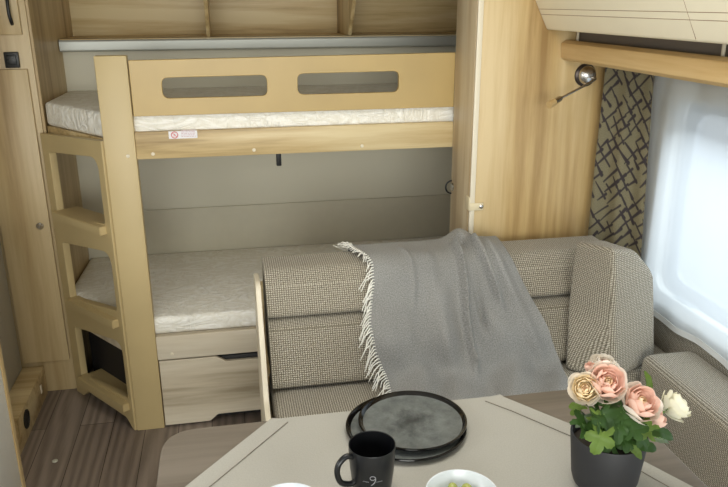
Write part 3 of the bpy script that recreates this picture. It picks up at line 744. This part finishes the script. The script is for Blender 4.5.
# emblem: a curled nine-like mark with a small line of lettering on both sides, wrapped on the mug
EMB = plain('pale_grey_print', srgb(150, 150, 154), .5)
fa = math.atan2(-mc.y, -mc.x)+.03
def wrap(x, z):
    r_ = R*(.90+.08*(z-.03)/.04)+.0006+R*.0
    rr = lerp_table([(0, .74), (.003, .80), (.02, .86), (.055, .95), (.097, 1.0)], z)*R+.0005
    return Vector((mc.x+rr*math.cos(fa+x/rr), mc.y+rr*math.sin(fa+x/rr), MZ+z))
bm = bmesh.new(); zc = .048
curl = [(.0045*math.cos(a_), zc+.0065+.004*math.sin(a_)) for a_ in [PI*1.9-k*PI/9 for k in range(17)]]
tube_bm(bm, [wrap(x, z) for x, z in curl], .0007, 5)
tail = [(.0045, zc+.008), (.0052, zc+.003), (.0036, zc-.003), (-.0005, zc-.0075), (-.003, zc-.0088)]
tube_bm(bm, [wrap(x, z) for x, z in tail], [.0008, .0010, .0009, .0007, .0004], 5)
for s_ in (-1, 1):
    for k in range(6):
        x0 = s_*(.0065+k*.0019); tube_bm(bm, [wrap(x0, zc-.0018), wrap(x0+s_*.0011, zc-.0018)], .0006, 4)
mesh_obj('emblem', bm2me(bm), EMB, body)
# bowls with grapes
def bowl(label, c, R, hgt):
    o = thing('bowl', label, 'bowl', c, 'white bowls at the near edge')
    pr = [(0, 0), (R*.45, 0), (R*.5, .004), (R*.62, .007), (R*.85, hgt*.45), (R*.99, hgt*.96), (R*.985, hgt), (R*.95, hgt*.99), (R*.80, hgt*.48), (R*.55, .012), (0, .010)]
    mesh_obj('body', lathe(pr, c, 56), BOWL, o); return o
bc = atz(462, 492, TZ+.05); bowl('white bowl of green grapes right of the mug', (bc.x, bc.y, MZ), .062, .048)
bl = atz(288, 505, TZ+.05); bowl('white bowl at the bottom edge left of the mug', (bl.x, bl.y, MZ), .058, .048)
gi = 0
gm = None
def grape(c, r, ax):
    global gm
    if gm is None:
        gm = lathe([(0, -1.18)]+[(math.cos(a_), 1.18*math.sin(a_)) for a_ in [(-PI/2+PI*k/12) for k in range(1, 12)]]+[(0, 1.18)], (0, 0, 0), 20); gm.materials.append(GRAPE)
    o = bpy.data.objects.new('grape', gm); COL.objects.link(o); o.location = c; o.scale = (r, r, r); o.rotation_euler = Vector(ax).to_track_quat('Z', 'Y').to_euler()
    return tag(o, 'plump green grape in the white bowl right of the mug', 'grape', 'green grapes in the bowl')
rng = random.Random(3)
for ring, (rr, n_, zz) in enumerate(((.022, 6, .0205), (.0, 1, .0225), (.036, 9, .029), (.012, 3, .0365))):
    for k in range(n_):
        a_ = 2*PI*k/n_+ring*.5
        grape((bc.x+rr*math.cos(a_), bc.y+rr*math.sin(a_), MZ+zz), .0088, (rng.uniform(-1, 1), rng.uniform(-1, 1), .2))

# ------------------------------------------------------------------ flowers in the black pot
pc = atz(609, 434, TZ+.104); PZ = CZ+.0012
t = thing('potted_ranunculus', 'pink and cream ranunculus flowers in a matte black pot', 'potted flowers', (pc.x, pc.y, PZ))
Rp, hp_ = .066, .103
mesh_obj('pot', lathe([(0, 0), (Rp*.70, 0), (Rp*.82, .006), (Rp*.88, .02), (Rp*1.0, hp_-.002), (Rp*.985, hp_), (Rp*.94, hp_-.001), (Rp*.86, .03), (0, .03)], (pc.x, pc.y, PZ), 56), POT, t)
mesh_obj('soil', lathe([(Rp*.92, hp_-.022), (Rp*.5, hp_-.016), (0, hp_-.014)], (pc.x, pc.y, PZ), 32), plain('dark_soil', srgb(52, 44, 36), .9, bump=.5), t)
soil = Vector((pc.x, pc.y, PZ+hp_-.02))
def bloom(c, R, n, mats, rings, seed, squash=1.0):
    rg = random.Random(seed); bm = bmesh.new()
    Rm = Vector(n).normalized().to_track_quat('Z', 'Y').to_matrix()
    for (cnt, rad, phim, wid, mi, lift) in rings:
        off = rg.uniform(0, 6.28)
        for k in range(cnt):
            az = off+2*PI*k/cnt+rg.uniform(-.12, .12); pm = phim*rg.uniform(.9, 1.06); rr = rad*rg.uniform(.94, 1.05)
            V = {}
            NA, NB = 6, 7
            for i in range(NA+1):
                for j in range(NB+1):
                    a = -1+2*i/NA; b = j/NB
                    top = 1-.16*a*a-.03*math.cos(a*3+seed)
                    ph = pm*b*top; r_ = rr*(1+.05*math.sin(a*2.2+k))
                    # width envelope
                    ww = wid*(.55+.45*math.sin(min(1, b*1.15)*PI*.62))
                    th = az+a*ww
                    flare = 1+.10*b**4*(1 if phim < 2.0 else 0)
                    V[i, j] = bm.verts.new(Vector(c)+Rm@Vector((r_*flare*math.sin(ph)*math.cos(th), r_*flare*math.sin(ph)*math.sin(th), (-r_*math.cos(ph)*squash+lift*R)))*R)
            for i in range(NA):
                for j in range(NB):
                    f = bm.faces.new((V[i, j], V[i+1, j], V[i+1, j+1], V[i, j+1])); f.material_index = mi
    return bm2me(bm, ang=70), mats
FULL = [(6, 1.0, 1.50, .62, 0, 0), (6, .92, 1.66, .60, 0, 0), (7, .78, 1.95, .55, 1, .0), (6, .64, 2.15, .6, 1, .0), (6, .50, 2.3, .65, 1, .02), (5, .36, 2.4, .75, 1, .04), (4, .24, 2.6, .9, 2, .05), (3, .13, 2.8, 1.1, 2, .05)]
BUD = [(5, 1.0, 2.3, .75, 0, 0), (5, .85, 2.5, .8, 1, .0), (4, .6, 2.7, .9, 1, 0)]
OPEN = [(6, 1.15, 1.25, .52, 0, .15), (6, .95, 1.7, .58, 0, 0), (6, .8, 2.0, .6, 0, 0), (5, .6, 2.2, .7, 0, .02), (5, .42, 2.4, .8, 1, .03), (4, .25, 2.6, .9, 1, .05)]
DC = pc.y
fl = [  # px, py, depth, radius m, facing, palette, ring set
    (608, 381, DC-.020, .0335, (-.10, -.62, .75), (PALE, PINK, YELC), FULL, 'largest pink bloom at the middle'),
    (585, 388, DC-.018, .0265, (-.35, -.70, .62), (PALE, PEACH, YELC), FULL, 'peach bloom at the left'),
    (642, 401, DC-.035, .0345, (.15, -.58, .80), (PALE, PINK, YELC), FULL, 'pink bloom at the right'),
    (604, 363, DC+.030, .0240, (.0, -.2, 1), (PALE, PALE, PINK), FULL, 'pale bloom behind the middle one'),
    (680, 403, DC+.010, .0270, (.72, -.25, .62), (CREAMP, CREAMP, CREAMP), OPEN, 'cream bloom turned to the window'),
    (590, 367, DC+.020, .0095, (-.2, 0, 1), (PINK, PINK, PINK), BUD, 'small pink bud above the peach bloom'),
    (658, 418, DC-.035, .0155, (.7, -.4, .5), (PINK, PINK, PINK), BUD, 'closed pink bud at the right')]
for i, (px, py, dy, r_, n_, pal, rs, lab) in enumerate(fl):
    c = aty(px, py, dy); me, mats = bloom(c, r_, n_, pal, rs, i+3)
    o = mesh_obj('flower', me, list(mats), t); o['label'] = lab
    nn = Vector(n_).normalized(); b0 = c-nn*r_*.95
    root = soil+Vector(((c.x-soil.x)*.35, (c.y-soil.y)*.35, 0))
    mesh_obj('stem', tube(smooth_path([root, root.lerp(b0, .5)+Vector((0, 0, .012)), b0-nn*.008, b0+nn*.004], 5), [.0022]*16, 7), STEM, t)
    bmx = bmesh.new()
    for k in range(5):   # sepals
        a_ = 2*PI*k/5; Rm = nn.to_track_quat('Z', 'Y').to_matrix()
        tube_bm(bmx, [b0, b0+Rm@Vector((r_*.35*math.cos(a_), r_*.35*math.sin(a_), r_*.05)), b0+Rm@Vector((r_*.66*math.cos(a_), r_*.66*math.sin(a_), r_*.12))], [.0022, .0026, .0006], 5)
    mesh_obj('sepals', bm2me(bmx), STEM, o)
def leaf(c, R, n, roll, mat, seed, lob=True, bend=.35):
    rg = random.Random(seed); Rm = (Vector(n).normalized().to_track_quat('Z', 'Y').to_matrix()) @ Matrix.Rotation(roll, 3, 'Z')
    N = 100; outl = []
    for k in range(N):
        a = -PI+2*PI*k/N
        if lob:
            r_ = .34+.42*abs(math.cos(a*2.5))**.8+.22*max(0, math.cos(a))**2+.06*abs(math.sin(a*12.5+seed))
            if abs(a) > 2.6: r_ *= .45
        else:
            r_ = .34/(math.sqrt((.34*math.cos(a))**2+math.sin(a)**2)+1e-6)*(1+.04*math.cos(a*12))
        outl.append((r_*math.cos(a), r_*math.sin(a)))
    bm = bmesh.new(); NR = 5; rings = []
    def pos(x, y):
        return Vector(c)+Rm@Vector((x*R, y*R, R*(.22*abs(y)-bend*(x*x+y*y)*.9+.03*math.sin(8*x+seed))))
    ctr = bm.verts.new(pos(0, 0))
    for j in range(1, NR+1): rings.append([bm.verts.new(pos(x*j/NR, y*j/NR)) for x, y in outl])
    for k in range(N): bm.faces.new((ctr, rings[0][k], rings[0][(k+1) % N]))
    for A, B in zip(rings, rings[1:]):
        for k in range(N): bm.faces.new((A[k], A[(k+1) % N], B[(k+1) % N], B[k]))
    bmesh.ops.solidify(bm, geom=list(bm.faces), thickness=.0006)
    return mesh_obj('leaf', bm2me(bm, ang=60), mat, t)
lv = [  # px, py, depth, size, normal, roll, light?, lobed?
    (601, 436, DC-.075, .032, (-.25, -.85, .45), -1.9, 1, 1), (578, 409, DC-.005, .020, (-.6, -.4, .7), 3.0, 1, 1), (585, 420, DC-.03, .020, (-.5, -.6, .6), -2.3, 2, 0),
    (604, 414, DC-.045, .030, (-.1, -.8, .6), -1.2, 0, 1), (621, 412, DC-.04, .030, (.1, -.7, .7), -1.4, 0, 1), (618, 428, DC-.055, .026, (.05, -.8, .6), -1.7, 0, 1),
    (636, 424, DC-.05, .028, (.2, -.75, .6), -.8, 0, 1), (660, 432, DC-.045, .034, (.2, -.6, .75), -.55, 0, 0), (645, 446, DC-.055, .028, (.1, -.75, .6), -.35, 0, 0),
    (634, 449, DC-.06, .022, (-.05, -.8, .55), -.9, 1, 0), (649, 382, DC+.03, .020, (.1, -.8, .5), 1.5, 1, 0), (596, 400, DC-.01, .024, (-.3, -.5, .8), 2.6, 0, 1),
    (630, 412, DC+.0, .034, (.0, -.3, 1), .4, 0, 1), (610, 405, DC+.02, .034, (-.1, -.2, 1), 1.8, 0, 1), (664, 440, DC-.02, .020, (.4, -.4, .7), -.6, 2, 0), (622, 438, DC-.05, .024, (.1, -.6, .8), -1.5, 0, 1)]
for k_, (px_, py_) in enumerate(((590, 431), (600, 423), (612, 443), (628, 441), (640, 436), (582, 424), (622, 424), (648, 430), (610, 430), (595, 417), (633, 430))):
    lv.append((px_, py_, DC-.05-.012*math.sin(k_*2.1), .021+.005*(k_ % 3), (.5*math.sin(k_*1.7), -.7, .7), k_*1.3, k_ % 2 if k_ > 6 else 0, 1))
GRL = plain('grey_green_leaf', srgb(140, 160, 130), .5, var=.15, scale=30)
for i, (px, py, dy, R_, n_, ro, li, lb) in enumerate(lv):
    c = aty(px, py, dy); leaf(c, R_, n_, ro, (LEAF, LEAF2, GRL)[li], i+1, bool(lb))
    root = soil+Vector((c.x-soil.x, c.y-soil.y, 0))*.3
    mesh_obj('leaf_stalk', tube(smooth_path([root, root.lerp(c, .55)+Vector((0, 0, .012)), c], 4), .0012, 6), STEM, t)
